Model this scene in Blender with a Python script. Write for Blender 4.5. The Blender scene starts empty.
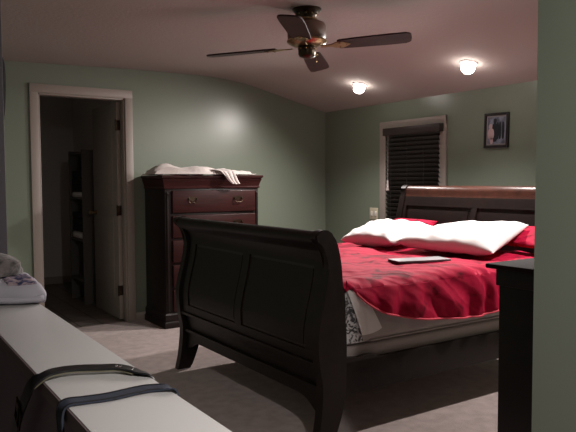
import bpy, bmesh, math, random
from mathutils import Vector, Matrix, noise
random.seed(7)
S = bpy.context.scene
COL = S.collection
PI = math.pi

# ------------------------------------------------------------------ helpers
def link(name, bm, mat, parent=None, smooth=True, sharp=40):
    me = bpy.data.meshes.new(name)
    bmesh.ops.recalc_face_normals(bm, faces=bm.faces[:])
    bm.to_mesh(me); bm.free()
    if smooth and len(me.polygons):
        me.polygons.foreach_set('use_smooth', [True]*len(me.polygons))
        me.set_sharp_from_angle(angle=math.radians(sharp))
    o = bpy.data.objects.new(name, me)
    if mat: me.materials.append(mat)
    COL.objects.link(o)
    if parent:
        o.parent = parent
        o.matrix_parent_inverse = Matrix.Translation(-Vector(parent.location)) if False else Matrix.Identity(4)
        o.location = -Vector(parent.location)          # meshes are written in world metres
    return o

def sub(name, bm, mat, part, **k):
    """a piece of a part: same frame as its part"""
    o = link(name, bm, mat, None, **k)
    o.parent = part
    return o

def thing(name, label, cat, loc, group=None):
    o = bpy.data.objects.new(name, None); COL.objects.link(o)
    o.location = loc; o.empty_display_size = .05
    o['label'] = label; o['category'] = cat
    if group: o['group'] = group
    return o

def tag(o, label, cat, group=None):
    o['label'] = label; o['category'] = cat
    if group: o['group'] = group
    return o

def struct(name, bm, mat, **k):
    o = link(name, bm, mat, None, **k); o['kind'] = 'structure'; return o

def box(bm, x0, x1, y0, y1, z0, z1, bev=0, seg=2):
    r = bmesh.ops.create_cube(bm, size=1)
    vs = r['verts']
    for v in vs:
        v.co = Vector(((x0+x1)/2+v.co.x*(x1-x0), (y0+y1)/2+v.co.y*(y1-y0), (z0+z1)/2+v.co.z*(z1-z0)))
    if bev > 0:
        es = list({e for v in vs for e in v.link_edges})
        bmesh.ops.bevel(bm, geom=es, offset=bev, segments=seg, affect='EDGES', profile=.5)
    return vs

def B(*a, **k):
    bm = bmesh.new(); box(bm, *a, **k); return bm

def prism(bm, pts, axis, a0, a1):
    """pts: closed 2-D polygon; axis 'y': pts are (x,z); 'x': (y,z); 'z': (x,y)"""
    def P(p, a):
        return {'y': (p[0], a, p[1]), 'x': (a, p[0], p[1]), 'z': (p[0], p[1], a)}[axis]
    A = [bm.verts.new(P(p, a0)) for p in pts]; C = [bm.verts.new(P(p, a1)) for p in pts]
    n = len(pts)
    bm.faces.new(A); bm.faces.new(C[::-1])
    for i in range(n):
        bm.faces.new((A[i], A[(i+1) % n], C[(i+1) % n], C[i]))

def lathe(bm, prof, c, seg=32, axis=None):
    """prof: list of (r, z) about vertical axis at c, or about direction axis"""
    c = Vector(c)
    q = Vector((0, 0, 1)).rotation_difference(Vector(axis).normalized()) if axis else None
    rings = []
    for r, z in prof:
        ring = []
        for i in range(seg):
            a = 2*PI*i/seg
            v = Vector((r*math.cos(a), r*math.sin(a), z))
            if q: v = q @ v
            ring.append(bm.verts.new(c+v))
        rings.append(ring)
    for a, b in zip(rings, rings[1:]):
        for i in range(seg):
            bm.faces.new((a[i], a[(i+1) % seg], b[(i+1) % seg], b[i]))
    bm.faces.new(rings[0][::-1]); bm.faces.new(rings[-1])

def tube(bm, pts, r, seg=8):
    pts = [Vector(p) for p in pts]; rings = []
    for i, p in enumerate(pts):
        t = (pts[min(i+1, len(pts)-1)]-pts[max(i-1, 0)]).normalized()
        n = t.cross(Vector((0, 0, 1)))
        if n.length < 1e-3: n = t.cross(Vector((1, 0, 0)))
        n.normalize(); b = t.cross(n)
        rings.append([bm.verts.new(p+r*(math.cos(2*PI*k/seg)*n+math.sin(2*PI*k/seg)*b)) for k in range(seg)])
    for a, b in zip(rings, rings[1:]):
        for k in range(seg):
            bm.faces.new((a[k], a[(k+1) % seg], b[(k+1) % seg], b[k]))
    bm.faces.new(rings[0][::-1]); bm.faces.new(rings[-1])

def crv(pts, n=40):
    """Catmull-Rom through points, any dimension"""
    P = [Vector(p) for p in pts]; P = [2*P[0]-P[1]]+P+[2*P[-1]-P[-2]]
    out = []; m = len(P)-3
    for i in range(n+1):
        s = i/n*m; k = min(int(s), m-1); t = s-k
        a, b, c, d = P[k:k+4]
        out.append(.5*((2*b)+(c-a)*t+(2*a-5*b+4*c-d)*t*t+(3*b-a-3*c+d)*t**3))
    return out

def lerp(tab, x):
    if x <= tab[0][0]: return tab[0][1]
    for (a, fa), (b, fb) in zip(tab, tab[1:]):
        if x <= b: return fa+(fb-fa)*(x-a)/(b-a)
    return tab[-1][1]

def smooth_tab(tab, n=80):
    return [(p.x, p.y) for p in crv([(a, b) for a, b in tab], n)]

def grid(bm, f, nu, nv):
    V = [[bm.verts.new(f(i/nu, j/nv)) for j in range(nv+1)] for i in range(nu+1)]
    for i in range(nu):
        for j in range(nv):
            bm.faces.new((V[i][j], V[i+1][j], V[i+1][j+1], V[i][j+1]))
    return V

def sheet(f, nu, nv, th):
    """a closed cloth: the surface f thickened by th along its own normals, edges stitched"""
    bm = bmesh.new(); V = grid(bm, f, nu, nv); bm.normal_update()
    P = [[v.co.copy() for v in r] for r in V]
    Nn = [[v.normal.copy() for v in r] for r in V]
    W = [[bm.verts.new(p-n*th) for p, n in zip(a, b)] for a, b in zip(P, Nn)]
    for i in range(nu):
        for j in range(nv):
            bm.faces.new((W[i][j], W[i][j+1], W[i+1][j+1], W[i+1][j]))
    ring = [(i, 0) for i in range(nu)]+[(nu, j) for j in range(nv)]+[(i, nv) for i in range(nu, 0, -1)]+[(0, j) for j in range(nv, 0, -1)]
    for (a, b), (c, d) in zip(ring, ring[1:]+ring[:1]):
        bm.faces.new((V[a][b], V[c][d], W[c][d], W[a][b]))
    return bm

def nz(x, y, z=0.0): return noise.noise(Vector((x, y, z)))
def fbm(x, y, z=0.0, o=4): return noise.fractal(Vector((x, y, z)), 1.0, 2.0, o)

# ------------------------------------------------------------------ materials
def mat(name, col, rough=.6, spec=.5, metal=0, coat=0, emit=None, es=0, sheen=0):
    m = bpy.data.materials.new(name); m.use_nodes = True
    b = m.node_tree.nodes['Principled BSDF']
    b.inputs['Base Color'].default_value = (*col, 1); b.inputs['Roughness'].default_value = rough
    b.inputs['Specular IOR Level'].default_value = spec; b.inputs['Metallic'].default_value = metal
    b.inputs['Coat Weight'].default_value = coat; b.inputs['Sheen Weight'].default_value = sheen
    if emit: b.inputs['Emission Color'].default_value = (*emit, 1); b.inputs['Emission Strength'].default_value = es
    return m

def nodes(m): return m.node_tree.nodes, m.node_tree.links, m.node_tree.nodes['Principled BSDF']

def vary(m, c1, c2, scale=8, detail=4, stretch=(1, 1, 1), lo=.35, hi=.65, kind='noise', dist=0):
    n, l, b = nodes(m)
    tc = n.new('ShaderNodeTexCoord'); mp = n.new('ShaderNodeMapping'); mp.inputs['Scale'].default_value = stretch
    t = n.new('ShaderNodeTexNoise'); t.inputs['Scale'].default_value = scale; t.inputs['Detail'].default_value = detail
    t.inputs['Distortion'].default_value = dist
    r = n.new('ShaderNodeValToRGB'); r.color_ramp.elements[0].position = lo; r.color_ramp.elements[1].position = hi
    r.color_ramp.elements[0].color = (*c1, 1); r.color_ramp.elements[1].color = (*c2, 1)
    l.new(tc.outputs['Object'], mp.inputs['Vector']); l.new(mp.outputs[0], t.inputs['Vector'])
    l.new(t.outputs['Fac'], r.inputs[0]); l.new(r.outputs[0], b.inputs['Base Color'])
    return m

def bump(m, scale, dist, strength=.5, detail=3, stretch=(1, 1, 1)):
    n, l, b = nodes(m)
    tc = n.new('ShaderNodeTexCoord'); mp = n.new('ShaderNodeMapping'); mp.inputs['Scale'].default_value = stretch
    t = n.new('ShaderNodeTexNoise'); t.inputs['Scale'].default_value = scale; t.inputs['Detail'].default_value = detail
    bp = n.new('ShaderNodeBump'); bp.inputs['Distance'].default_value = dist; bp.inputs['Strength'].default_value = strength
    l.new(tc.outputs['Object'], mp.inputs['Vector']); l.new(mp.outputs[0], t.inputs['Vector'])
    l.new(t.outputs['Fac'], bp.inputs['Height']); l.new(bp.outputs[0], b.inputs['Normal'])
    return m

GREEN = (.188, .218, .170)
M = {}
M['wall'] = bump(mat('sage_paint', GREEN, .33, .5), 60, .0012, .2)
M['ceil'] = bump(mat('ceiling_paint', (.40, .345, .325), .9, .2), 45, .004, .5, 5)
M['carpet'] = bump(vary(mat('carpet', (.4, .33, .29), 1, .1, sheen=.2), (.41, .335, .32), (.52, .43, .41), 14, 8), 220, .006, .8, 4)
M['trim'] = mat('trim_paint', (.33, .285, .255), .45)
M['post'] = mat('post_paint', (.075, .066, .078), .6)
M['wood'] = bump(vary(mat('mahogany', (.02, .01, .01), .42, .25), (.0068, .0045, .0037), (.013, .0066, .0054), 9, 6, (1, 1, 1), .3, .7, dist=1.5), 30, .0005, .2, 4, (1, 1, 6))
M['wood_red'] = bump(vary(mat('red_mahogany', (.04, .01, .01), .42, .16, coat=.04), (.023, .0072, .0065), (.041, .0112, .0102), 10, 6, (.5, 2, 8), .3, .7, dist=.6), 40, .0005, .2)
M['wood_matte'] = vary(mat('matte_mahogany', (.02, .01, .01), .75, .08), (.014, .008, .007), (.026, .012, .010), 9, 6, (1, 1, 1), .3, .7, dist=1.5)
M['wood_polish'] = vary(mat('polished_mahogany', (.05, .02, .012), .36, .4, coat=.2), (.035, .012, .008), (.065, .022, .013), 9, 6, (1, 1, 1), .3, .7, dist=1.5)
M['wood_groove'] = mat('dark_moulding', (.014, .006, .005), .4)
M['pillow'] = bump(mat('white_cotton', (.74, .72, .71), .85, .2, sheen=.2), 300, .001, .2)
M['brass'] = mat('antique_brass', (.34, .25, .13), .32, .5, 1)
M['brass_dark'] = mat('dark_bronze', (.055, .04, .028), .35, .5, 1)
M['motor'] = mat('brown_enamel', (.13, .075, .055), .4)
M['blade'] = vary(mat('blade_wood', (.05, .02, .016), .5, .25), (.026, .011, .010), (.042, .018, .016), 12, 5, (1, 1, 1))
M['white'] = mat('white_enamel', (.7, .67, .64), .4)
M['bulb'] = mat('lit_bulb', (1, 1, 1), .3, emit=(1, .93, .86), es=26)
M['shade'] = mat('lit_shade', (.8, .8, .8), .5, emit=(1, .95, .90), es=19)
M['cap'] = mat('white_laminate', (.66, .66, .65), .36, .4)
M['cap_edge'] = mat('edge_band', (.15, .115, .12), .5)
M['ledge'] = mat('ledge_panel', (.17, .135, .155), .7)
M['leather'] = mat('black_leather', (.012, .012, .014), .35)
M['leather_in'] = mat('belt_lining', (.16, .15, .10), .6)
M['navy'] = bump(mat('navy_webbing', (.026, .034, .056), .8), 400, .001, .5)
M['steel'] = mat('steel', (.5, .5, .5), .25, .5, 1)
M['blind'] = mat('dark_blind', (.022, .018, .016), .45)
M['valance'] = mat('valance_wood', (.035, .025, .022), .5)
M['glass'] = mat('pane', (.01, .012, .015), .05)
M['tassel'] = mat('tassel', (.45, .38, .36), .7)
M['plate'] = mat('almond_plastic', (.55, .50, .38), .4)
M['black'] = mat('black_frame', (.012, .010, .012), .35)
M['matboard'] = mat('grey_mat', (.28, .27, .27), .8)
M['mattress'] = bump(vary(mat('mattress_ticking', (.42, .37, .34), .9), (.34, .295, .285), (.40, .35, .335), 6, 3), 120, .002, .3)
M['box'] = mat('box_ticking', (.40, .345, .33), .9)
M['sheetw'] = mat('grey_white_sheet', (.80, .76, .75), .85)
M['cloth'] = bump(mat('pale_cloth', (.58, .53, .50), .85, .2, sheen=.2), 150, .001, .3)
M['shirt'] = bump(mat('white_shirt', (.44, .43, .48), .85), 160, .001, .3)
M['grey_cloth'] = bump(vary(mat('grey_cloth', (.2, .18, .18), .95, sheen=.3), (.05, .045, .042), (.21, .185, .18), 45, 6), 120, .004, .6)
M['laptop'] = mat('laptop_shell', (.22, .21, .225), .5, .3)
M['laptop_b'] = mat('laptop_base', (.05, .05, .055), .5)
M['door'] = mat('door_paint', (.30, .265, .235), .5)
M['dark_wall'] = mat('bath_wall', (.55, .52, .48), .8)
M['shelf'] = mat('shelf_wood', (.10, .09, .08), .7)
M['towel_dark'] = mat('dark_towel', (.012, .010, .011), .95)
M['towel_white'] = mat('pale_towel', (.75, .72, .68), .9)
M['dark_cloth'] = mat('dark_bag_cloth', (.012, .011, .013), .9)
M['phone'] = mat('black_plastic', (.012, .012, .014), .35)

# bath floor: tiles
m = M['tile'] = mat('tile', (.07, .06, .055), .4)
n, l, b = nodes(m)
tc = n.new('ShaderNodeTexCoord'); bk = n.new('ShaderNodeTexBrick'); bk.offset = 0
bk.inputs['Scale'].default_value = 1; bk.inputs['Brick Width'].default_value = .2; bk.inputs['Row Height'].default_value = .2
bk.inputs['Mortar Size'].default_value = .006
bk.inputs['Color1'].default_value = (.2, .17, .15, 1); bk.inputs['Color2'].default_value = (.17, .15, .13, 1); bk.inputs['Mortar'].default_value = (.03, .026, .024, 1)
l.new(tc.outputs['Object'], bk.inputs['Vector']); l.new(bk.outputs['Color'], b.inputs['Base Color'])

# red bedspread: satin red with printed maroon blotches and lighter swirled stripes
def red_mat(name, seed):
    m = mat(name, (.5, .01, .03), .7, .09)
    n, l, b = nodes(m)
    tc = n.new('ShaderNodeTexCoord'); mp = n.new('ShaderNodeMapping'); mp.inputs['Location'].default_value = (seed, seed*.7, 0)
    l.new(tc.outputs['Object'], mp.inputs['Vector'])
    t = n.new('ShaderNodeTexNoise'); t.inputs['Scale'].default_value = 5.5; t.inputs['Detail'].default_value = 3; t.inputs['Distortion'].default_value = 1.2
    l.new(mp.outputs[0], t.inputs['Vector'])
    r = n.new('ShaderNodeValToRGB'); e = r.color_ramp.elements
    e[0].position = .34; e[0].color = (.11, .002, .010, 1); e[1].position = .47; e[1].color = (.36, .006, .036, 1)
    l.new(t.outputs['Fac'], r.inputs[0])
    w = n.new('ShaderNodeTexWave'); w.wave_type = 'BANDS'; w.bands_direction = 'DIAGONAL'; w.inputs['Scale'].default_value = 6
    w.inputs['Distortion'].default_value = 7; w.inputs['Detail'].default_value = 2; w.inputs['Detail Scale'].default_value = .8
    l.new(mp.outputs[0], w.inputs['Vector'])
    r2 = n.new('ShaderNodeValToRGB'); r2.color_ramp.elements[0].position = .72; r2.color_ramp.elements[1].position = .98
    r2.color_ramp.elements[0].color = (0, 0, 0, 1); r2.color_ramp.elements[1].color = (.28, .28, .28, 1)
    l.new(w.outputs['Fac'], r2.inputs[0])
    mx = n.new('ShaderNodeMix'); mx.data_type = 'RGBA'
    l.new(r2.outputs[0], mx.inputs[0]); l.new(r.outputs[0], mx.inputs[6]); mx.inputs[7].default_value = (.60, .03, .07, 1)
    l.new(mx.outputs[2], b.inputs['Base Color'])
    bp = n.new('ShaderNodeBump'); bp.inputs['Distance'].default_value = .004; bp.inputs['Strength'].default_value = .5
    l.new(w.outputs['Fac'], bp.inputs['Height']); l.new(bp.outputs[0], b.inputs['Normal'])
    return m
M['red'] = red_mat('red_bedspread', 0)
M['red2'] = red_mat('red_pillow_cloth', 3.3)
M['piping'] = mat('red_piping', (.66, .05, .09), .6)

# black-and-white floral fabric
m = M['floral'] = mat('floral', (.5, .5, .5), .9)
vary(m, (.06, .06, .065), (.60, .60, .60), 30, 3, (1, 1, 1), .44, .54, dist=2)

# ------------------------------------------------------------------ camera
F = Vector((math.sin(.5866)*math.cos(.0536), math.cos(.5866)*math.cos(.0536), -math.sin(.0536)))
r0 = Vector((math.cos(.5866), -math.sin(.5866), 0)); u0 = r0.cross(F)
c_, s_ = math.cos(-.0049), math.sin(-.0049)
R_, U_ = c_*r0+s_*u0, c_*u0-s_*r0
cam = bpy.data.cameras.new('camera'); cam.lens = 40.3; cam.sensor_width = 36; cam.clip_start = .02
co = bpy.data.objects.new('camera', cam); COL.objects.link(co)
mw = Matrix((R_, U_, -F)).transposed().to_4x4(); mw.translation = Vector((0, 0, 1.28)); co.matrix_world = mw
S.camera = co

# ------------------------------------------------------------------ room shell
YA, XB = 5.713, 4.296
XW, YN, YC0, YC1, XE = -1.6, -1.4, .78, .90, 1.266   # west wall, near wall, partition by the camera
prof = smooth_tab([(XW-.12, 2.25), (0, 2.262), (1.0, 2.275), (2.1, 2.303), (2.75, 2.306), (3.02, 2.296), (3.22, 2.275), (3.4, 2.243), (3.64, 2.187), (3.96, 2.112), (4.296, 2.034), (4.42, 2.006)], 90)
bm = bmesh.new(); prism(bm, prof+[(4.42, 2.6), (XW-.12, 2.6)], 'y', YN-.12, YA+.11)
struct('ceiling', bm, M['ceil'], sharp=30)
struct('floor', B(XW-.12, XB+.12, YN-.12, YA+.005, -.12, 0), M['carpet'])
# far wall with the doorway
DX0, DX1, DZ = 1.278, 2.026, 2.035
bm = bmesh.new()
box(bm, XW, DX0, YA, YA+.11, 0, 2.35); box(bm, DX1, XB+.1, YA, YA+.11, 0, 2.35); box(bm, DX0, DX1, YA, YA+.11, DZ, 2.35)
struct('wall_far', bm, M['wall'], smooth=False)
# right wall with the window hole
WY0, WY1, WZ0, WZ1 = 4.03, 4.72, .72, 1.775
bm = bmesh.new()
box(bm, XB, XB+.12, YN, WY0, 0, 2.2); box(bm, XB, XB+.12, WY1, YA, 0, 2.2)
box(bm, XB, XB+.12, WY0, WY1, 0, WZ0); box(bm, XB, XB+.12, WY0, WY1, WZ1, 2.2)
struct('wall_right', bm, M['wall'], smooth=False)
struct('wall_near', B(XE, XB, YC0, YC1, 0, 2.34), M['wall'], smooth=False)
struct('wall_left', B(.27, .4315, 2.47, YA, 0, 2.30), M['wall'], smooth=False)
struct('trim_left', B(.262, .432, 2.445, 2.47, 0, 2.30, bev=.003), M['post'])
struct('wall_front', B(XW-.12, XB+.12, YN-.12, YN, 0, 2.35), M['wall'], smooth=False)
struct('wall_west', B(XW-.12, XW, YN, YA, 0, 2.30), M['wall'], smooth=False)
# baseboards
bm = bmesh.new(); box(bm, .44, DX0-.07, YA-.012, YA, 0, .075, bev=.003); box(bm, DX1+.07, XB, YA-.012, YA, 0, .075, bev=.003)
struct('baseboard_far', bm, M['trim'])
struct('baseboard_right', B(XB-.012, XB, YC1, YA, 0, .075, bev=.003), M['trim'])
# doorway casing and jamb
bm = bmesh.new()
cw = .07
for x0, x1 in ((DX0-cw, DX0), (DX1, DX1+cw)):
    box(bm, x0, x1, YA-.018, YA, 0, DZ+cw, bev=.004)
box(bm, DX0-cw, DX1+cw, YA-.0185, YA, DZ, DZ+cw+.004, bev=.004)
for x0, x1 in ((DX0-.001, DX0+.014), (DX1-.014, DX1+.001)):
    box(bm, x0, x1, YA, YA+.11, 0, DZ, bev=.002)
box(bm, DX0, DX1, YA, YA+.11, DZ-.014, DZ+.001, bev=.002)
struct('trim_1', bm, M['trim'])
# dark room behind the doorway
bm = bmesh.new()
box(bm, .5, .6, YA+.11, 8.5, 0, 2.4); box(bm, 2.3, 2.4, YA+.11, 8.5, 0, 2.4); box(bm, .5, 2.4, 8.4, 8.5, 0, 2.4)
struct('wall_bath', bm, M['dark_wall'], smooth=False)
struct('ceiling_bath', B(.5, 2.4, YA+.11, 8.5, 2.4, 2.46), M['dark_wall'], smooth=False)
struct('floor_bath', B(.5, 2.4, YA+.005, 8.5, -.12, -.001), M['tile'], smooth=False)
struct('baseboard_bath', B(.6, 2.3, 8.385, 8.4, 0, .09), M['door'])

# the door, swung into the dark room
dx = DX1-.016
d = struct('door_1', B(dx-.036, dx, YA+.075, YA+.80, .012, DZ-.02, bev=.002), M['door'])
for z0, z1 in ((.2, .95), (1.08, 1.88)):
    bm = bmesh.new(); box(bm, dx-.041, dx-.034, YA+.2, YA+.68, z0, z1, bev=.003)
    sub('door_panel', bm, M['door'], d)
for z in (.28, 1.02, 1.80):
    bm = bmesh.new(); box(bm, dx-.040, dx-.004, YA+.071, YA+.076, z-.045, z+.045, bev=.001)
    lathe(bm, [(.006, -.05), (.007, -.045), (.007, .045), (.006, .05)], (dx-.045, YA+.07, z), 10)
    sub('hinge', bm, M['brass_dark'], d)
bm = bmesh.new(); lathe(bm, [(.028, 0), (.028, .006), (.012, .01), (.012, .035), (.027, .045), (.027, .06), (.012, .07)], (dx-.036, YA+.735, .98), 20, (-1, 0, 0))
sub('door_handle', bm, M['brass'], d)

# shelving in the dark room, with towels
sh = thing('shelf_unit', 'dark open shelf unit holding towels in the unlit room beyond the doorway', 'shelf', (2.1, 7.0, 0))
bm = bmesh.new(); box(bm, 1.93, 2.29, 6.76, 6.78, 0, 1.62); box(bm, 1.93, 2.29, 7.24, 7.26, 0, 1.62); box(bm, 2.275, 2.29, 6.78, 7.24, 0, 1.62)
link('side_panel', bm, M['shelf'], sh)
for z in (.25, .68, 1.12, 1.60):
    link('shelf', B(1.93, 2.274, 6.781, 7.239, z-.02, z, bev=.002), M['shelf'], sh)
def towels(x0, x1, y0, y1, z, n, mt, label, hh=.05):
    for k in range(n):
        bm = B(x0+.004*random.random(), x1, y0, y1-.01*random.random(), z+k*hh, z+(k+1)*hh-.002, bev=.018, seg=3)
        tag(link('towel', bm, mt), label[k], 'towel', 'towels on the shelf unit in the dark room')
towels(1.94, 2.22, 6.80, 7.20, .681, 1, M['towel_white'], ['pale folded towel on the lower shelf in the dark room'], .07)
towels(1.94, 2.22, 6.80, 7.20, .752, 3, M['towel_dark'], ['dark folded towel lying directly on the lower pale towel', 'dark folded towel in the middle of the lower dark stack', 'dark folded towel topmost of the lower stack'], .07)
towels(1.94, 2.22, 6.80, 7.20, 1.121, 1, M['towel_white'], ['pale folded towel on the upper shelf in the dark room'], .06)
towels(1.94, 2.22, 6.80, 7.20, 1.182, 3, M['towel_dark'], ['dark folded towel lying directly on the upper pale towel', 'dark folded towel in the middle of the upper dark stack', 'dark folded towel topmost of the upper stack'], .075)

# window: casing, sash, night pane
bm = bmesh.new(); cw = .085
box(bm, XB-.018, XB, WY0-cw, WY0, WZ0-cw, WZ1+cw-.01, bev=.004); box(bm, XB-.018, XB, WY1, WY1+cw, WZ0-cw, WZ1+cw-.01, bev=.004)
box(bm, XB-.0185, XB, WY0-cw, WY1+cw, WZ1, WZ1+cw-.008, bev=.004); box(bm, XB-.0185, XB, WY0-cw, WY1+cw, WZ0-cw, WZ0, bev=.004)
w = struct('window_1', bm, M['trim'])
bm = bmesh.new()
for a, b2 in ((WY0, WY0+.04), (WY1-.04, WY1)): box(bm, XB+.04, XB+.08, a, b2, WZ0, WZ1)
for a, b2 in ((WZ0, WZ0+.04), (WZ1-.04, WZ1), (1.23, 1.27)): box(bm, XB+.04, XB+.08, WY0+.04, WY1-.04, a, b2)
sub('window_sash', bm, M['trim'], w)
sub('window_pane', B(XB+.058, XB+.064, WY0+.04, WY1-.04, WZ0+.04, WZ1-.04), M['glass'], w)
struct('wall_night', B(XB+.125, XB+.13, WY0-.1, WY1+.1, WZ0-.1, WZ1+.1), M['phone'])

# the blind
bl = thing('window_blind', 'dark wooden slatted blind with valance, lowered over the window', 'blind', (4.25, 4.37, 1.78))
link('valance', B(XB-.075, XB-.022, 3.965, 4.70, 1.712, 1.783, bev=.005), M['valance'], bl)
bm = bmesh.new(); z = 1.70
while z > .80:
    vs = box(bm, -.025, .025, 4.01, 4.68, -.0016, .0016)
    rot = Matrix.Rotation(math.radians(58), 4, 'Y')
    for v in vs: v.co = rot @ v.co + Vector((XB-.035, 0, z))
    z -= .041
link('slats', bm, M['blind'], bl, smooth=False)
bm = bmesh.new()
for y in (4.16, 4.375, 4.59):
    tube(bm, [(XB-.066, y, 1.71), (XB-.066, y, .80)], .0016, 6)
link('ladder_cord', bm, M['blind'], bl)
bm = bmesh.new(); tube(bm, [(XB-.085, 4.61, 1.71), (XB-.086, 4.61, 1.29)], .0018, 6)
link('pull_cord', bm, M['tassel'], bl)
bm = bmesh.new(); lathe(bm, [(.004, .10), (.008, .085), (.012, .02), (.016, 0), (.010, -.004)], (XB-.086, 4.61, 1.19), 12)
link('tassel', bm, M['tassel'], bl)

# switch plate
sp = thing('switch_plate', 'almond double switch plate on the wall between corner and window', 'switch plate', (XB-.003, 4.90, .955))
link('plate', B(XB-.006, XB, 4.84, 4.965, .895, 1.012, bev=.003), M['plate'], sp)
for y in (4.873, 4.932):
    link('switch', B(XB-.012, XB-.0055, y-.012, y+.012, .93, .978, bev=.002), M['white'], sp)

# framed photograph
pf = thing('picture_frame', 'small black framed photograph hanging on the wall above the headboard', 'picture', (XB-.01, 3.41, 1.68))
def tilt(bm, dx=0):
    bmesh.ops.rotate(bm, verts=bm.verts[:], cent=(XB, 3.41, 1.83), matrix=Matrix.Rotation(math.radians(1.2), 3, 'X'))
    return bm
y0, y1, z0, z1, fw = 3.292, 3.528, 1.542, 1.822, .021
bm = bmesh.new()
box(bm, XB-.022, XB-.001, y0, y0+fw, z0, z1, bev=.003); box(bm, XB-.022, XB-.001, y1-fw, y1, z0, z1, bev=.003)
box(bm, XB-.022, XB-.001, y0+fw, y1-fw, z0, z0+fw, bev=.003); box(bm, XB-.022, XB-.001, y0+fw, y1-fw, z1-fw, z1, bev=.003)
link('frame', tilt(bm), M['black'], pf)
link('mat_board', tilt(B(XB-.010, XB-.002, y0+fw, y1-fw, z0+fw, z1-fw)), M['matboard'], pf)
M['photo'] = vary(mat('photo_ground', (.1, .12, .16), .3), (.05, .055, .08), (.24, .27, .34), 26, 4, (1, 1, .5), .35, .65)
M['photo_pink'] = mat('photo_pink', (.50, .36, .37), .3); M['photo_dark'] = mat('photo_dark', (.02, .022, .03), .3)
pr = link('print', tilt(B(XB-.0115, XB-.0098, y0+fw+.012, y1-fw-.012, z0+fw+.013, z1-fw-.013)), M['photo'], pf)
def blob(y, z, ry, rz, mt, nm, x):
    bm = bmesh.new(); pts = [(y+ry*math.copysign(abs(math.cos(a))**.75, math.cos(a)), z+rz*math.copysign(abs(math.sin(a))**.75, math.sin(a))) for a in [2*PI*i/28 for i in range(28)]]
    prism(bm, pts, 'x', x, x+.001)
    sub(nm, tilt(bm), mt, pr)
blob(3.425, 1.665, .030, .075, M['photo_dark'], 'dark_figure', XB-.0125)
blob(3.424, 1.757, .016, .021, M['photo_dark'], 'dark_head', XB-.0125)
blob(3.462, 1.655, .030, .045, M['photo_pink'], 'pale_figure', XB-.0135)
blob(3.466, 1.715, .016, .02, M['photo_pink'], 'pale_head', XB-.0135)
blob(3.455, 1.600, .014, .03, M['photo_pink'], 'pale_legs', XB-.0135)
for k, y in enumerate((3.345, 3.375, 3.398)):
    blob(y, 1.68, .012, .07, M['photo_dark'], 'background_figure', XB-.0122)

# ------------------------------------------------------------------ ceiling spotlights
def ceil_z(x): return lerp(prof, x)
nrm = Vector((-.225, 0, -1)).normalized()
def spot_light(y, label, x=3.795, aim=Vector((-.70, 0, -1)), power=150, cone=168, nrm=nrm):
    c = Vector((x, y, ceil_z(x)))
    t = thing('ceiling_spotlight', label, 'ceiling light', c, 'round spotlights in the sloped ceiling')
    bm = bmesh.new(); lathe(bm, [(.066, -.004), (.067, .003), (.062, .008), (.054, .010), (.046, .004)], c, 36, nrm)
    link('trim_ring', bm, M['white'], t)
    bm = bmesh.new(); lathe(bm, [(.030, -.02), (.036, -.005), (.045, .006), (.051, .02), (.052, .034), (.048, .052), (.039, .068), (.024, .078), (.008, .082)], c, 32, nrm)
    link('bulb', bm, M['bulb'], t)
    L = bpy.data.lights.new('spot_lamp', 'SPOT'); L.energy = power; L.color = (1, .92, .88); L.shadow_soft_size = .035
    L.spot_size = math.radians(cone); L.spot_blend = 1.0
    o = bpy.data.objects.new('spot_lamp', L); COL.objects.link(o); o.parent = t
    o.rotation_euler = aim.to_track_quat('-Z', 'Y').to_euler()
    o.location = nrm*.13
    return t
spot_light(4.53, 'lit round spotlight, left of the two in the sloped ceiling, above the window')
spot_light(3.28, 'lit round spotlight, right of the two in the sloped ceiling, above the picture')
spot_light(2.03, 'lit round spotlight in the sloped ceiling, hidden behind the near green wall end')

spot_light(-.42, 'lit round spotlight in the flat ceiling over the passage before the white ledge', .62, Vector((.10, .32, -1)), 120, 164, Vector((0, 0, -1)))
# ------------------------------------------------------------------ ceiling fan
fc = Vector((2.262, 3.19, 0)); zc = ceil_z(fc.x)
fan = thing('ceiling_fan', 'dark four bladed ceiling fan with brass fittings hanging over the foot of the bed', 'ceiling fan', (fc.x, fc.y, zc))
def lz(name, pr_, mt, seg=36):
    bm = bmesh.new(); lathe(bm, [(r, z) for r, z in pr_], (fc.x, fc.y, 0), seg); return link(name, bm, mt, fan)
lz('canopy', [(.088, zc), (.088, zc-.008), (.080, zc-.014), (.066, zc-.030), (.056, zc-.050), (.054, zc-.062), (.03, zc-.066)], M['brass_dark'])
lz('canopy_band', [(.060, zc-.056), (.064, zc-.060), (.064, zc-.066), (.058, zc-.070)], M['brass'])
lz('motor_housing', [(.05, zc-.068), (.085, zc-.074), (.108, zc-.086), (.116, zc-.105), (.116, zc-.168), (.108, zc-.185)], M['motor'])
lz('motor_band', [(.100, zc-.181), (.119, zc-.183), (.121, zc-.193), (.112, zc-.203), (.09, zc-.213), (.06, zc-.219)], M['brass'])
lz('switch_housing', [(.048, zc-.215), (.052, zc-.222), (.052, zc-.268), (.044, zc-.281), (.022, zc-.289), (.008, zc-.293)], M['brass_dark'])
for k in range(10):
    a = 2*PI*k/10+.2
    bm = bmesh.new()
    lathe(bm, [(.004, 0), (.0055, .003), (.003, .007)], (fc.x+.050*math.cos(a), fc.y+.050*math.sin(a), zc-.236), 8, (math.cos(a), math.sin(a), 0))
    link('screw', bm, M['brass'], fan); bm = bmesh.new()
    lathe(bm, [(.004, 0), (.006, .003), (.003, .007)], (fc.x+.063*math.cos(a), fc.y+.063*math.sin(a), zc-.034), 8, (math.cos(a), math.sin(a), -.3))
    link('screw', bm, M['brass'], fan)
zb = zc-.222
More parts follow.
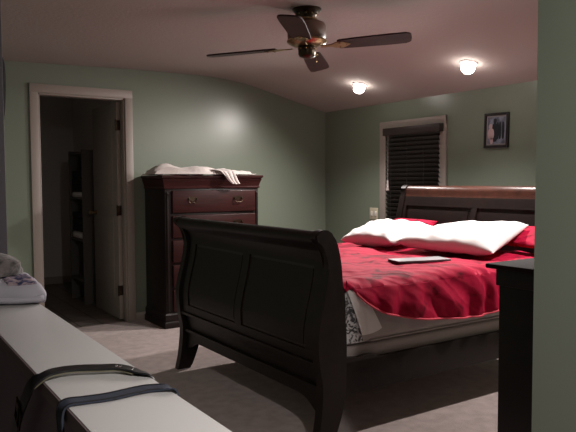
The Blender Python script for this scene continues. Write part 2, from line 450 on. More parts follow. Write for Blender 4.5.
hubv = Vector((fc.x, fc.y, zb)); lean = Matrix.Translation(hubv) @ Matrix.Rotation(math.radians(-4.2), 4, 'X') @ Matrix.Translation(-hubv)
for k in range(4):
    a = math.radians(-44+90*k)
    Rz = Matrix.Rotation(a, 4, 'Z'); Rx = Matrix.Rotation(math.radians(-9.5), 4, 'X')  # ccw side lower
    X = lean @ Matrix.Translation((fc.x, fc.y, zb)) @ Rz @ Rx
    bm = bmesh.new()
    pts = [(.185, -.045), (.20, -.055), (.30, -.062), (.50, -.068), (.585, -.066), (.605, -.055), (.615, -.04), (.618, 0),
           (.615, .04), (.605, .055), (.585, .066), (.50, .068), (.30, .062), (.20, .055), (.185, .045)]
    prism(bm, pts, 'z', -.0045, .0045)
    bm.transform(X)
    link('blade', bm, M['blade'], fan, sharp=30)
    bm = bmesh.new()
    pts = [(.085, -.016), (.12, -.012), (.15, -.016), (.175, -.036), (.215, -.040), (.235, -.025), (.262, 0), (.235, .025), (.215, .040), (.175, .036), (.15, .016), (.12, .012), (.085, .016)]
    prism(bm, pts, 'z', -.008, -.003)
    for px, py in ((.20, -.025), (.20, .025), (.24, 0)):
        lathe(bm, [(.006, -.008), (.006, -.011), (.003, -.013)], (px, py, 0), 10)
    bm.transform(X)
    link('blade_iron', bm, M['brass'], fan)
bm = bmesh.new(); tube(bm, [(fc.x+.045, fc.y-.03, zc-.263), (fc.x+.047, fc.y-.032, zc-.30)], .0015, 6)
lathe(bm, [(.003, 0), (.005, -.006), (.003, -.014)], (fc.x+.047, fc.y-.032, zc-.30), 10)
link('pull_chain', bm, M['brass'], fan)

# ------------------------------------------------------------------ tall chest of drawers
ch = thing('chest_of_drawers', 'tall dark mahogany chest of drawers against the far wall, pale cloth on top', 'chest of drawers', (2.67, 5.46, 0))
x0, x1, yf, yb = 2.20, 3.14, 5.235, 5.70
link('carcass', B(x0, x1, yf, yb, .10, 1.235, bev=.004), M['wood'], ch)
def moulding(name, prof_, mt):
    """mitred moulding round front and sides: prof_ = (overhang, z)"""
    bm = bmesh.new(); rings = []
    for o, z in prof_:
        rings.append([bm.verts.new(p) for p in ((x0-o, yb, z), (x0-o, yf-o, z), (x1+o, yf-o, z), (x1+o, yb, z))])
    for a, b2 in zip(rings, rings[1:]):
        for i in range(4): bm.faces.new((a[i], a[(i+1) % 4], b2[(i+1) % 4], b2[i]))
    bm.faces.new(rings[0]); bm.faces.new(rings[-1][::-1])
    return link(name, bm, mt, ch, sharp=25)
moulding('plinth', [(.022, 0), (.022, .045), (.018, .055), (.008, .062), (.012, .066), (.012, .115), (.004, .128), (0, .13)], M['wood'])
moulding('cornice', [(0, 1.218), (.010, 1.222), (.012, 1.232), (.006, 1.238), (.008, 1.25), (.016, 1.275), (.024, 1.296), (.028, 1.302), (.023, 1.306), (.026, 1.314), (.036, 1.318), (.038, 1.334), (.034, 1.339)], M['wood_red'])
dxl, dxr = x0+.062, x1-.04
for k in range(5):
    zt = 1.203-.217*k
    zb_ = zt-.196
    d = link('drawer', B(dxl, dxr, yf-.022, yf+.01, zb_, zt, bev=.008, seg=3), M['wood_red'], ch)
    for hx in (dxl+.19, dxr-.19):
        bm = bmesh.new(); zc_ = (zt+zb_)/2+.022
        pts = [(hx-.052, zc_+.012), (hx-.030, zc_+.018), (hx, zc_+.024), (hx+.030, zc_+.018), (hx+.052, zc_+.012), (hx+.045, zc_-.008), (hx+.015, zc_-.012), (hx, zc_-.022), (hx-.015, zc_-.012), (hx-.045, zc_-.008)]
        prism(bm, [(p[0], p[1]) for p in pts], 'y', yf-.0245, yf-.022)
        for s in (-1, 1): lathe(bm, [(.007, 0), (.008, .006), (.005, .012)], (hx+s*.037, yf-.024, zc_+.004), 10, (0, -1, 0))
        tube(bm, crv([(hx-.037, yf-.034, zc_+.004), (hx-.040, yf-.037, zc_-.02), (hx-.022, yf-.039, zc_-.034), (hx, yf-.039, zc_-.030), (hx+.022, yf-.039, zc_-.034), (hx+.040, yf-.037, zc_-.02), (hx+.037, yf-.034, zc_+.004)], 24), .0035, 8)
        h = sub('drawer_pull', bm, M['brass_dark'], d)
for xx in (x0+.022, x1-.018):
    bm = bmesh.new()
    lathe(bm, [(.010, .14), (.016, .15), (.012, .165), (.015, .2), (.015, 1.13), (.012, 1.165), (.016, 1.18), (.010, 1.19)], (xx, yf+.003, 0), 14)
    link('corner_column', bm, M['wood'], ch)

# pale garment on the chest
def cloth_f(u, v):
    x = 2.11+1.0*u
    depth0, depth1 = 5.205, 5.52
    y = depth0+(depth1-depth0)*v + .02*math.sin(7*u+2)
    y -= .02*math.exp(-((u-.45)/.2)**2)
    tall = .072*math.exp(-((u-.11)/.11)**2)+.056*math.exp(-((u-.40)/.22)**2)+.040*math.exp(-((u-.75)/.20)**2)+.012
    fold = .5+.5*math.sin(19*v+4.0*u+4*nz(u*4, v*2, 4))
    z = 1.3405+.006+tall*(math.sin(PI*min(1, max(0, v*.9+.12)))**.6)*(.40+.60*fold)+.013*fbm(u*7, v*5, 1)
    if v < .08 or u < .02 or u > .98: z = min(z, 1.352)
    return Vector((x, y, max(z, 1.345)))
cl = thing('crumpled_cloth', 'pale pinkish garment lying crumpled along the top of the tall chest', 'cloth', (2.67, 5.35, 1.34))
link('cloth_body', sheet(cloth_f, 90, 40, .004), M['cloth'], cl, sharp=80)
def tongue_f(u, v):
    s = 1-v*.55
    x = 2.655+.23*v+(.17)*(u-.5)*2*.5*s + .02*math.sin(5*v)
    if v < .45:
        y = 5.30-.126*(v/.45); z = 1.372+.012*math.sin(PI*v/.45)
    else:
        w_ = (v-.45)/.55; y = 5.174-.014*math.sin(PI*min(1, w_*2)*.5); z = 1.372-.112*w_
    wob = .010*math.sin(u*9+4*v)
    return Vector((x, y-abs(wob)*.9, z+.004*math.sin(u*9)))
link('sleeve', sheet(tongue_f, 24, 28, .006), M['cloth'], cl, sharp=80)

# ------------------------------------------------------------------ sleigh bed
bed = thing('sleigh_bed', 'dark mahogany sleigh bed with panelled footboard and scrolled headboard', 'bed', (2.8, 3.24, 0))
YB0, YB1 = 2.43, 4.05
front = smooth_tab([(0.0, 1.772), (.08, 1.792), (.18, 1.806), (.29, 1.812), (.40, 1.794), (.53, 1.786), (.62, 1.800), (.73, 1.828), (.82, 1.846), (.89, 1.850), (.94, 1.836), (.975, 1.812), (1.0, 1.788)])
rear = smooth_tab([(0.0, 1.868), (.08, 1.905), (.18, 1.938), (.30, 1.952), (.476, 1.956), (.62, 1.948), (.766, 1.934), (.89, 1.922), (.979, 1.900), (1.0, 1.890)])
fx = lambda z: lerp(front, z)
rx = lambda z: lerp(rear, z)
def post_poly():
    zs = [i/36 for i in range(37)]
    P = [(fx(z), z) for z in zs]
    P += [(1.773, 1.008), (1.770, 1.020), (1.776, 1.033), (1.792, 1.043), (1.82, 1.050), (1.848, 1.046), (1.872, 1.032)]
    P += [(rx(z), z) for z in reversed(zs)]
    return P
fbd = link('footboard', (lambda bm: bm)(bmesh.new()), M['wood'], bed)
def curved(bm, y0, y1, z0, z1, f0, f1, n=24, base=None):
    """slab that follows the S curve: from front offset f0 to f1 (metres behind the post's front)"""
    base = base or fx
    zs = [z0+(z1-z0)*i/n for i in range(n+1)]
    P = [(base(z)+f0, z) for z in zs]+[(base(z)+f1, z) for z in reversed(zs)]
    prism(bm, P, 'y', y0, y1)
bpy.data.objects.remove(fbd)
bm = bmesh.new(); curved(bm, YB0+.05, YB1-.015, .26, .97, .034, .058, 40)
# bottom board with a shallow arch
ny = 40
bot = [(YB0+.05+(YB1-YB0-.065)*i/ny) for i in range(ny+1)]
def arch(y):
    d_ = min(y-YB0-.05, YB1-.015-y); return .12+.07*(1-math.exp(-(d_/.12)**2)) if False else .205-.065*math.exp(-(d_/.10)**2)
rows = []
for y in bot:
    zs = [arch(y)+(.27-arch(y))*i/6 for i in range(7)]
    rows.append([bm.verts.new((fx(z)+.030, y, z)) for z in zs]+[bm.verts.new((fx(z)+.060, y, z)) for z in reversed(zs)])
for a, b2 in zip(rows, rows[1:]):
    for i in range(14): bm.faces.new((a[i], a[(i+1) % 14], b2[(i+1) % 14], b2[i]))
bm.faces.new(rows[0]); bm.faces.new(rows[-1][::-1])
fbd = link('footboard', bm, M['wood'], bed, sharp=30)
PY = [(2.575, 3.215), (3.29, 3.93)]
bm = bmesh.new()
for y0, y1 in ((YB0+.05, PY[0][0]), (PY[0][1], PY[1][0]), (PY[1][1], YB1-.015)): curved(bm, y0, y1, .40, .95, .018, .036)
curved(bm, YB0+.05, YB1-.015, .40, .455, .0175, .036, 8); curved(bm, YB0+.05, YB1-.015, .862, .955, .0175, .036, 10)
curved(bm, YB0+.05, YB1-.015, .385, .402, .006, .036, 4)
curved(bm, YB0+.05, YB1-.015, .262, .280, .012, .036, 4)
sub('frame_rails', bm, M['wood'], fbd, sharp=30)
for y0, y1 in PY:
    bm = bmesh.new(); z0, z1 = .455, .862; t = .016
    for a in ((y0, y0+t, z0, z1), (y1-t, y1, z0, z1), (y0+t, y1-t, z0, z0+t), (y0+t, y1-t, z1-t, z1)):
        curved(bm, a[0], a[1], a[2], a[3], .0265, .036, 20)
    sub('panel_moulding', bm, M['wood_groove'], fbd, sharp=30)
    bm = bmesh.new(); curved(bm, y0+.016, y1-.016, z0+.016, z1-.016, .0235, .0365, 20)
    sub('panel', bm, M['wood'], fbd, sharp=30)
YF1 = YB1+.035
for y0 in (YB0, YF1-.055):
    bm = bmesh.new(); prism(bm, post_poly(), 'y', y0, y0+.055)
    bmesh.ops.bevel(bm, geom=[e for e in bm.edges if abs(e.verts[0].co.y-e.verts[1].co.y) < 1e-6], offset=.006, segments=2, affect='EDGES')
    link('leg', bm, M['wood'], bed, sharp=50)
bm = bmesh.new()      # the scrolled top rail of the footboard
P = [(1.855, .938), (1.838, .955), (1.816, .970), (1.794, .984), (1.782, .998), (1.779, 1.012), (1.786, 1.028), (1.80, 1.038), (1.822, 1.042), (1.848, 1.038), (1.868, 1.026), (1.884, 1.0), (1.89, .97), (1.885, .945)]
prism(bm, P, 'y', YB0+.05, YB1-.015)
link('top_rail', bm, M['wood'], bed, sharp=50)
# side rails
for y0, y1 in ((YB0+.018, YB0+.045), (YB1-.045, YB1-.018)):
    link('side_rail', B(1.93, 3.80, y0, y1, .226, .388, bev=.004), M['wood'], bed)
bm = bmesh.new(); prism(bm, [(1.935, .380), (1.935, .415), (1.99, .410), (2.05, .402), (2.10, .408), (2.145, .404), (2.18, .388), (2.20, .380)], 'y', YB0+.0185, YB0+.0445)
link('rail_bracket', bm, M['wood'], bed)
bm = bmesh.new()
for x in (2.3, 2.85, 3.4): box(bm, x, x+.07, YB0+.045, YB1-.045, .235, .258)
link('slat', bm, M['wood'], bed)
# headboard
hfront = smooth_tab([(0, 3.80), (.4, 3.785), (.85, 3.788), (1.0, 3.806), (1.08, 3.828), (1.15, 3.846), (1.19, 3.862)])
hx_ = lambda z: lerp(hfront, z)
bm = bmesh.new(); curved(bm, YB0+.05, YB1-.05, .30, 1.19, .012, .045, 40, hx_)
hb = link('headboard', bm, M['wood'], bed, sharp=30)
bm = bmesh.new()
HP = [(2.52, 3.215), (3.265, 3.96)]
for y0, y1 in ((YB0+.05, HP[0][0]), (HP[0][1], HP[1][0]), (HP[1][1], YB1-.05)): curved(bm, y0, y1, .5, 1.10, .0, .02, 24, hx_)
curved(bm, YB0+.05, YB1-.05, 1.075, 1.15, -.001, .02, 10, hx_)
curved(bm, YB0+.05, YB1-.05, .5, .58, -.001, .02, 10, hx_)
sub('frame_rails', bm, M['wood'], hb, sharp=30)
for y0, y1 in HP:
    bm = bmesh.new(); curved(bm, y0+.03, y1-.03, .61, 1.045, .006, .02, 20, hx_)
    sub('panel', bm, M['wood'], hb, sharp=30)
bm = bmesh.new()
P = [(3.845, 1.150), (3.853, 1.175), (3.852, 1.195), (3.858, 1.215), (3.872, 1.231), (3.893, 1.239), (3.918, 1.238), (3.940, 1.226), (3.952, 1.206), (3.950, 1.186), (3.935, 1.172), (3.905, 1.155)]
prism(bm, P, 'y', YB0+.045, YB1-.045)
link('top_rail', bm, M['wood_polish'], bed, sharp=50)
for y0 in (YB0, YB1-.055):
    zs = [1.19*i/30 for i in range(31)]
    P2 = [(hx_(z)-.008, z) for z in zs]+[(3.848, 1.218), (3.868, 1.238), (3.895, 1.246), (3.925, 1.243), (3.95, 1.228), (3.960, 1.205), (3.952, 1.18), (3.925, 1.155)]
    P2 += [(hx_(z)+.075, z) for z in reversed(zs) if z < 1.12]
    bm = bmesh.new(); prism(bm, P2, 'y', y0, y0+.055)
    link('leg', bm, M['wood'], bed, sharp=50)

# box spring and mattress
tag(link('box_spring', B(1.965, 3.768, YB0+.05, YB1-.05, .26, .454, bev=.02, seg=3), M['box']), 'pinkish grey box spring set between the side rails of the bed', 'box spring')
mt_ = thing('mattress', 'taupe grey mattress showing its side under the red bedspread', 'mattress', (2.86, 3.24, .466))
link('mattress_body', B(1.965, 3.768, YB0+.045, YB1-.045, .456, .752, bev=.04, seg=4), M['mattress'], mt_)
bm = bmesh.new()
for z in (.468, .738):
    c = [(1.972, YB0+.05), (3.762, YB0+.05), (3.762, YB1-.05), (1.972, YB1-.05)]
    pts = []
    for (ax, ay), (bx_, by) in zip(c, c[1:]+c[:1]):
        pts += [(ax+(bx_-ax)*t/10, ay+(by-ay)*t/10, z) for t in range(1, 10)]
    tube(bm, pts+[pts[0]], .006, 8)
link('edge_piping', bm, M['mattress'], mt_)

# floral cloth hanging at the foot corner, white sheet corner over it
def floral_f(u, v):
    z = .735-.262*v
    return Vector((1.972+(.02+.10*v)*u+.0*v, YB0+.036-.004*math.sin(6*u+5*v), z))
tag(link('floral_cloth', sheet(floral_f, 14, 18, .003), M['floral'], sharp=80), 'black and white floral cloth hanging at the foot corner of the mattress', 'cloth')
def flap_f(u, v):
    a = Vector((1.972, 0, .752)); b2 = Vector((2.11, 0, .70)); c = Vector((2.19, 0, .535)); d_ = Vector((2.065, 0, .512))
    p = (a*(1-u)+b2*u)*(1-v)+(d_*(1-u)+c*u)*v
    p.z += -.012*math.sin(PI*u)*v
    return Vector((p.x, YB0+.026-.010*v-.007*math.sin(5*u+3*v), p.z))
tag(link('sheet_corner', sheet(flap_f, 16, 18, .003), M['sheetw'], sharp=80), 'loose white sheet corner hanging below the red bedspread near the footboard', 'sheet')

# ---- red bedspread
hem_tab = smooth_tab([(1.94, .785), (2.0, .745), (2.06, .690), (2.14, .640), (2.23, .602), (2.48, .549), (2.88, .513), (3.11, .530), (3.4, .52), (3.77, .52)], 80)
ZT = .782
def top_h(x, y):
    z = ZT+.014*fbm(x*2.4, y*2.4, 3)+.011*math.sin(24*(x*.75+y*.5)+5*nz(x*2, y*2, 1))*(.5+.6*nz(x*1.5, y*1.5, 8))+.007*fbm(x*9, y*6, 2)
    ed = min(1, max(0, (x-1.93)/.10)); z -= .03*(1-ed)**2
    return z+.006
X0, X1 = 1.955, 3.758
def spread_f(u, v):
    x = X0+(X1-X0)*u
    hz = lerp(hem_tab, x)
    Ln = max(.02, ZT-.03-hz); W = 1.56
    L_far = .26
    r = .04
    # v: 0..a near drop, a..b top, b..1 far drop
    a, b2 = .30, .82
    yn = YB0+.012; yf_ = YB1-.012
    if v < a:
        t = v/a; z = hz+Ln*t; y = yn - .006
        fold = math.sin(30*x+16*z+6*nz(x*3, z*3, 5))+.7*fbm(x*7, z*6, 3)
        y -= (.020+.014*fold)*math.sin(PI*min(1, .25+.75*t))*min(1, Ln/.1) + .010*(1-t)*nz(x*5, z*5, 2)
        return Vector((x, y, z))
    if v > b2:
        t = (v-b2)/(1-b2); z = ZT-.03-L_far*t
        return Vector((x, yf_+.006+.012*math.sin(20*x), z))
    t = (v-a)/(b2-a)
    y = yn+(yf_-yn)*t
    e = min(t, 1-t)*(yf_-yn)
    z = top_h(x, y)
    if e < .06: z -= .036*(1-e/.06)**2
    if t < .5: y -= .008*(1-min(1, e/.06))
    return Vector((x, y, z))
bs = thing('bedspread', 'rumpled red bedspread with darker red pattern over the mattress', 'bedspread', (2.86, 3.24, .755))
link('spread', sheet(spread_f, 150, 120, -.004), M['red'], bs, sharp=80)
bm = bmesh.new()
pts = [spread_f(i/90, 0.0)+Vector((0, -.006, 0)) for i in range(3, 91)]
tube(bm, pts, .0055, 8)
link('piping', bm, M['piping'], bs)

# ---- pillows
def pillow(name, corners, th, mt, label, group, seed, ear=.05):
    c = [Vector(p) for p in corners]       # FL, FR, BR, BL
    n = (c[1]-c[0]).cross(c[3]-c[0]).normalized()
    if n.z < 0: n = -n
    bm = bmesh.new(); N = 44
    def side(s):
        def f(u, v):
            p = (c[0]*(1-u)+c[1]*u)*(1-v)+(c[3]*(1-u)+c[2]*u)*v
            a, b2 = 2*u-1, 2*v-1
            # pinch sides inwards so the corners stay as ears
            ctr = (c[0]+c[1]+c[2]+c[3])/4
            pin = ear*((1-a*a)*abs(b2)**3+(1-b2*b2)*abs(a)**3)
            p = p+(ctr-p)*pin
            h = max(0, (1-a**4)*(1-b2**4))**.5
            wr = 1+.22*nz(u*2.4+seed, v*2.4, s)+.12*fbm(u*6+seed, v*6, s)+.07*math.sin(15*(a*.7+b2)+seed+5*nz(u*2, v*2, seed))*(abs(a*b2)**.5+.2)
            return p+n*s*th*.5*h*wr
        return f
    V1 = grid(bm, side(1), N, N); V2 = grid(bm, side(-1), N, N)
    bmesh.ops.remove_doubles(bm, verts=bm.verts[:], dist=.0004)
    o = link(name, bm, mt, sharp=100)
    return tag(o, label, 'pillow', group)
pillow('pillow', [(3.03, 3.84, .836), (3.02, 3.28, .862), (3.56, 3.36, .930), (3.52, 3.95, .930)], .145, M['pillow'],
       'white pillow at the left, nearer the window, lying against the headboard', 'white pillows on the bed', 1.0)
pillow('pillow', [(3.06, 3.28, .862), (3.20, 2.56, .838), (3.67, 2.655, .985), (3.60, 3.32, .935)], .135, M['pillow'],
       'white pillow at the right, nearest the near green wall, pointed corner raised', 'white pillows on the bed', 4.0)
pillow('pillow', [(3.62, 4.0, .86), (3.62, 3.52, .86), (3.735, 3.52, .965), (3.735, 4.0, .965)], .07, M['red2'],
       'red pillow peeping out behind the left white pillow at the headboard', 'red pillows at the headboard', 7.0)
pillow('pillow', [(3.58, 3.12, .86), (3.55, 2.47, .85), (3.745, 2.46, .965), (3.745, 3.12, .965)], .06, M['red2'],
       'red pillow showing to the right of the right white pillow', 'red pillows at the headboard', 9.0)

# ---- laptop on the bed
lp = thing('laptop', 'thin closed grey laptop lying flat on the red bedspread', 'laptop', (2.72, 2.86, .80))
ax = Vector((.42, -.11, 0)).normalized(); ay = Vector((.30, .96, 0)); ay = (ay-ax*ay.dot(ax)).normalized()
def slab(L, W, z0, z1, bev, off=0):
    bm = B(-L/2, L/2, -W/2, W/2, z0, z1, bev=bev)
    Mx = Matrix((ax, ay, Vector((0, 0, 1)))).transposed().to_4x4(); Mx.translation = Vector((2.78, 2.765, 0)); bm.transform(Mx); return bm
link('base', slab(.35, .14, .800, .808, .003), M['laptop_b'], lp)
link('lid', slab(.352, .142, .8082, .814, .003), M['laptop'], lp)

# ------------------------------------------------------------------ nightstand behind the bed
ns = thing('nightstand', 'dark nightstand beyond the far side of the bed near the corner', 'nightstand', (4.03, 4.5, 0))
nx0, nx1, ny0, ny1 = 3.82, 4.26, 4.22, 4.76
link('top', B(nx0-.015, nx1, ny0-.015, ny1+.012, .70, .725, bev=.005), M['wood'], ns)
link('carcass', B(nx0, nx1, ny0, ny1, .08, .70, bev=.003), M['wood'], ns)
for z0, z1 in ((.13, .39), (.42, .67)):
    dd = link('drawer', B(nx0-.014, nx0+.01, ny0+.03, ny1-.03, z0, z1, bev=.006), M['wood_red'], ns)
    bm = bmesh.new(); lathe(bm, [(.008, 0), (.008, .014), (.016, .02), (.014, .03)], (nx0-.014, (ny0+ny1)/2, (z0+z1)/2), 14, (-1, 0, 0))
    sub('knob', bm, M['brass_dark'], dd)
for y in (ny0+.005, ny1-.055):
    for x in (nx0+.005, nx1-.055): link('foot', B(x, x+.05, y, y+.05, 0, .081), M['wood'], ns)
ph = thing('telephone', 'small dark telephone on the nightstand beyond the left white pillow', 'telephone', (3.87, 4.70, .725))
bm = bmesh.new(); prism(bm, [(3.82, .726), (3.93, .726), (3.93, .762), (3.84, .738), (3.82, .734)], 'y', 4.64, 4.755)
link('base', bm, M['phone'], ph)
bm = bmesh.new(); tube(bm, crv([(3.875, 4.775, .755), (3.877, 4.755, .775), (3.88, 4.70, .782), (3.877, 4.64, .775), (3.875, 4.625, .755)], 16), .012, 10)
link('handset', bm, M['phone'], ph)

# ------------------------------------------------------------------ dresser behind the near wall
dr = thing('dresser', 'dark wooden dresser whose corner shows beside the near green wall end', 'dresser', (2.3, 1.16, 0))
qx0, qx1, qy0, qy1, qz = 1.732, 2.85, .925, 1.385, 1.008
link('carcass', B(qx0+.012, qx1-.012, qy0, qy1-.014, .05, .94, bev=.003), M['wood'], dr)
link('frieze', B(qx0+.004, qx1-.004, qy0, qy1-.006, .935, .992, bev=.004), M['wood'], dr)
link('top', B(qx0-.02, qx1+.02, qy0, qy1+.018, .992, qz, bev=.005), M['wood_matte'], dr)
link('plinth', B(qx0, qx1, qy0, qy1, 0, .07, bev=.004), M['wood'], dr)
for k in range(3):
    for s in (0, 1):
        xa = qx0+.04+s*.52
        dd = link('drawer', B(xa, xa+.50, qy1-.02, qy1+.004, .10+.275*k, .355+.275*k, bev=.006), M['wood_red'], dr)
        bm = bmesh.new(); lathe(bm, [(.008, 0), (.008, .014), (.016, .02), (.014, .03)], (xa+.25, qy1+.004, .23+.275*k), 14, (0, 1, 0))
        sub('knob', bm, M['brass_dark'], dd)

# ------------------------------------------------------------------ ledge with white top
lg = thing('ledge', 'long low wall ledge with smooth white top in the left foreground', 'ledge', (.366, 1.3, 0))
link('base', B(.298, .43, -.6, 2.444, 0, .879), M['ledge'], lg)
link('top_board', B(.2785, .456, -.62, 2.444, .8795, .905, bev=.0025), M['cap'], lg)
link('edge_strip', B(.2755, .278, -.62, 2.444, .8795, .9035), M['cap_edge'], lg)

def ribbon(path, w, th, n=70, wdir=None, roll=None):
    P = crv(path, n); bm = bmesh.new(); rings = []
    for i, p in enumerate(P):
        t = (P[min(i+1, n)]-P[max(i-1, 0)]).normalized()
        d_ = Vector((0, 1, 0)) if wdir is None else wdir
        d_ = (d_-t*d_.dot(t)).normalized(); k = t.cross(d_)
        rings.append([bm.verts.new(p+d_*a*w/2+k*b2*th/2) for a, b2 in ((-1, -1), (1, -1), (1, 1), (-1, 1))])
    for a, b2 in zip(rings, rings[1:]):
        for k in range(4): bm.faces.new((a[k], a[(k+1) % 4], b2[(k+1) % 4], b2[k]))
    bm.faces.new(rings[0][::-1]); bm.faces.new(rings[-1])
    return bm, P
p1 = [(.262, 1.60, .40), (.260, 1.555, .58), (.2595, 1.475, .725), (.259, 1.40, .795), (.259, 1.33, .855), (.2635, 1.272, .900), (.285, 1.262, .9165), (.315, 1.268, .9185), (.35, 1.262, .918), (.385, 1.246, .917), (.415, 1.232, .916), (.440, 1.200, .911), (.4605, 1.172, .898), (.463, 1.165, .85), (.463, 1.16, .74), (.463, 1.158, .66)]
bt = thing('belt', 'black leather belt arched over the white ledge, farther of the two', 'belt', (.37, 1.27, .91), 'belts lying over the white ledge')
bm, P = ribbon(p1, .034, .003); link('strap', bm, M['leather'], bt)
p1i = [Vector(p) for p in p1[5:12]]; p1i = [p+Vector((0, 0, -.004)) for p in p1i]
bm, _ = ribbon(p1i, .031, .0025); link('lining', bm, M['leather_in'], bt)
bm = bmesh.new()
for f in (.66, .685, .72):
    q = P[int(f*70)]; q2 = P[int(f*70)+1]; k = (q2-q).normalized().cross(Vector((0, 1, 0)))
    if k.z < 0: k = -k
    lathe(bm, [(.0035, 0), (.0028, .0014), (.0015, .0022)], q+k*.0014, 8, k)
link('eyelet', bm, M['steel'], bt)
bm = bmesh.new(); yb_, zb2 = 1.378, .805
dv = Vector((0, .50, -.86)).normalized(); pv = Vector((0, .86, .50)).normalized(); cc = Vector((.2555, 1.385, .808))
fr = [cc+pv*a+dv*b2 for a, b2 in ((-.022, -.025), (.022, -.025), (.022, .025), (-.022, .025))]
tube(bm, fr+[fr[0]], .0022, 8); tube(bm, [cc-dv*.025, cc+dv*.025], .0018, 6)
link('buckle', bm, M['brass_dark'], bt)
bt2 = thing('belt', 'dark navy fabric belt lying flat over the white ledge, nearer of the two', 'belt', (.37, 1.1, .907), 'belts lying over the white ledge')
p2 = [(.268, 1.085, .45), (.266, 1.088, .70), (.268, 1.092, .84), (.2685, 1.098, .893), (.28, 1.099, .9085), (.31, 1.096, .9085), (.35, 1.090, .9085), (.40, 1.094, .9088), (.43, 1.090, .9092), (.456, 1.075, .907), (.4635, 1.065, .885), (.465, 1.06, .78), (.465, 1.06, .55)]
bm, _ = ribbon(p2, .035, .003, 90); link('strap', bm, M['navy'], bt2)
bm = bmesh.new()
for s in (-1, 1):
    bmx, _ = ribbon([Vector(p)+Vector((0, s*.0155, 0)) for p in p2], .004, .0046, 90)
    tmp = bpy.data.meshes.new('t'); bmx.to_mesh(tmp); bmx.free(); bm.from_mesh(tmp); bpy.data.meshes.remove(tmp)
link('edge_stitching', bm, M['leather'], bt2)

# ------------------------------------------------------------------ laundry at the end of the ledge
def lump(cx, cy, z0, rx_, ry_, h, seed, amp, N=56, sq=3.0, rot=0):
    bm = bmesh.new(); rows = []
    NR = 20
    for j in range(NR+1):
        t = j/NR; row = []
        for i in range(N):
            a = 2*PI*i/N
            ca, sa = math.cos(a), math.sin(a)
            k = (abs(ca)**sq+abs(sa)**sq)**(-1/sq)
            if t < .25: rr = .90+.10*math.sin(t/.25*PI/2); z = h*.35*(t/.25)
            else:
                s = (t-.25)/.75; rr = math.cos(s*PI/2)**.55 if s < 1 else 0.0; z = h*(.35+.65*math.sin(s*PI/2))
            w_ = 1+amp*nz(ca*2+seed, sa*2, t*2)
            x = rx_*k*ca*rr*w_; y = ry_*k*sa*rr*w_
            z = z*(1+amp*1.6*nz(x*12+seed, y*12, 1)*min(1, t*3))+(.006*math.sin(40*z+6*nz(a, seed, 0)) if t < .5 else 0)*min(1, t*4)
            c2, s2 = math.cos(rot), math.sin(rot)
            row.append(bm.verts.new((cx+x*c2-y*s2, cy+x*s2+y*c2, z0+max(0, z))))
        rows.append(row)
    for a, b2 in zip(rows, rows[1:]):
        for i in range(N): bm.faces.new((a[i], a[(i+1) % N], b2[(i+1) % N], b2[i]))
    bm.faces.new(rows[0][::-1]); bm.faces.new(rows[-1])
    return bm
shp = thing('folded_shirt', 'folded white shirt with dark printed patch at the far end of the ledge', 'shirt', (.36, 2.2, .906))
def shirt_f(u, v):
    # v across (towards the ledge end), u along x; a folded slab with a rounded front edge
    x = .207+.262*u+.012*nz(u*3, v*3, 2); b_ = v
    yb0 = 2.12-.10*(u-.5)
    if b_ < .35:
        a = b_/.35*PI; y = yb0+.022-.034*math.sin(a)-.006*math.sin(10*u); z = .909+.064*(1-math.cos(a))/2*1.0
    else:
        t = (b_-.35)/.65; y = yb0+.022+.27*t; z = .973+.018*math.sin(PI*t)-.02*t
    e = min(1, (1-u)/.10); z = .909+(z-.909)*(.55+.45*math.sin(e*PI/2))
    z += .006*fbm(u*5, v*5, 3)*min(1, b_*3)
    return Vector((x, y, max(z, .9075)))
link('shirt_body', sheet(shirt_f, 44, 50, -.004), M['shirt'], shp, sharp=100)
def layer_f(u, v):
    x = .212+.25*u; y = 2.12-.10*(u-.5)-.010-.010*math.sin(PI*v)-.004*math.sin(9*u); return Vector((x, y, .912+.022*v+.003*math.sin(7*u)))
link('shirt_fold', sheet(layer_f, 20, 8, .005), M['shirt'], shp, sharp=100)
M['print'] = vary(mat('shirt_print', (.1, .1, .16), .9), (.035, .04, .10), (.42, .33, .36), 32, 3, (1, 1, 1), .42, .58, dist=1)
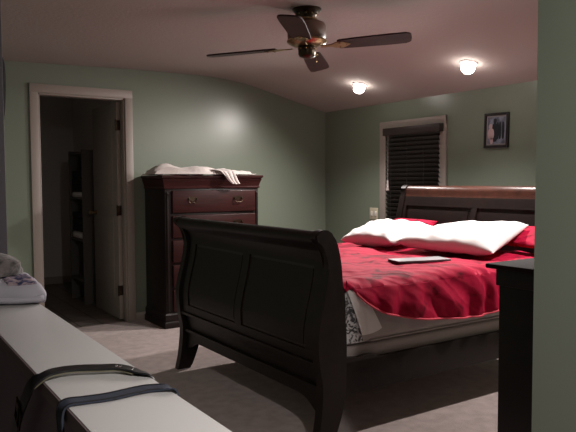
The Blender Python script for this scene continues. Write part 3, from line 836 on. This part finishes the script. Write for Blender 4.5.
def print_f(u, v):
    p = shirt_f((.60+.30*u), .26+.30*v)
    q = shirt_f((.60+.30*u), .26+.30*v+.01)
    return p+Vector((0, -.004, .005))
link('print_patch', sheet(print_f, 12, 10, .003), M['print'], shp, sharp=100)
tag(link('grey_garment', lump(.325, 2.225, .987, .112, .085, .058, 5.0, .22, sq=2.1, rot=-.2), M['grey_cloth'], sharp=100), 'mottled grey garment heaped on the folded white shirt', 'garment')

# dark bag hanging at the left partition
bg = thing('hanging_bag', 'dark bag hanging on the left partition, seen edge on at the picture edge', 'bag', (.45, 2.6, 1.8))
bm = bmesh.new()
pz = smooth_tab([(1.43, .002), (1.48, .014), (1.56, .027), (1.66, .031), (1.72, .026), (1.75, .004)], 20)
def bag_f(u, v):
    z, d_ = pz[int(round(v*20))]
    return Vector((.4335+d_*math.sin(PI*u)**.6, 2.475+.2*u+.02*math.sin(5*z), z))
Vg = grid(bm, bag_f, 16, 20)
bmesh.ops.solidify(bm, geom=bm.faces[:], thickness=-.001)
link('bag_body', bm, M['dark_cloth'], bg, sharp=80)
bm = bmesh.new(); tube(bm, crv([(.437, 2.52, 1.74), (.437, 2.55, 1.82), (.437, 2.585, 1.86), (.437, 2.62, 1.82), (.437, 2.65, 1.74)], 16), .004, 8)
link('handle', bm, M['dark_cloth'], bg)
bm = bmesh.new(); lathe(bm, [(.010, 0), (.010, .003), (.004, .004), (.004, .02), (.006, .022)], (.4315, 2.585, 1.857), 12, (1, 0, 0))
tag(link('wall_hook', bm, M['brass_dark']), 'small dark hook on the left partition holding the dark bag', 'hook')

# ------------------------------------------------------------------ world, view
w = bpy.data.worlds.new('world'); S.world = w; w.use_nodes = True
w.node_tree.nodes['Background'].inputs[0].default_value = (.01, .012, .02, 1)
w.node_tree.nodes['Background'].inputs[1].default_value = .2
S.view_settings.view_transform = 'Standard'; S.view_settings.look = 'None'
S.view_settings.gamma = 1; S.view_settings.use_curve_mapping = False
S.view_settings.exposure = 0.0
S.cycles.use_denoising = True
S.cycles.sample_clamp_indirect = 6
S.cycles.max_bounces = 12; S.cycles.diffuse_bounces = 6
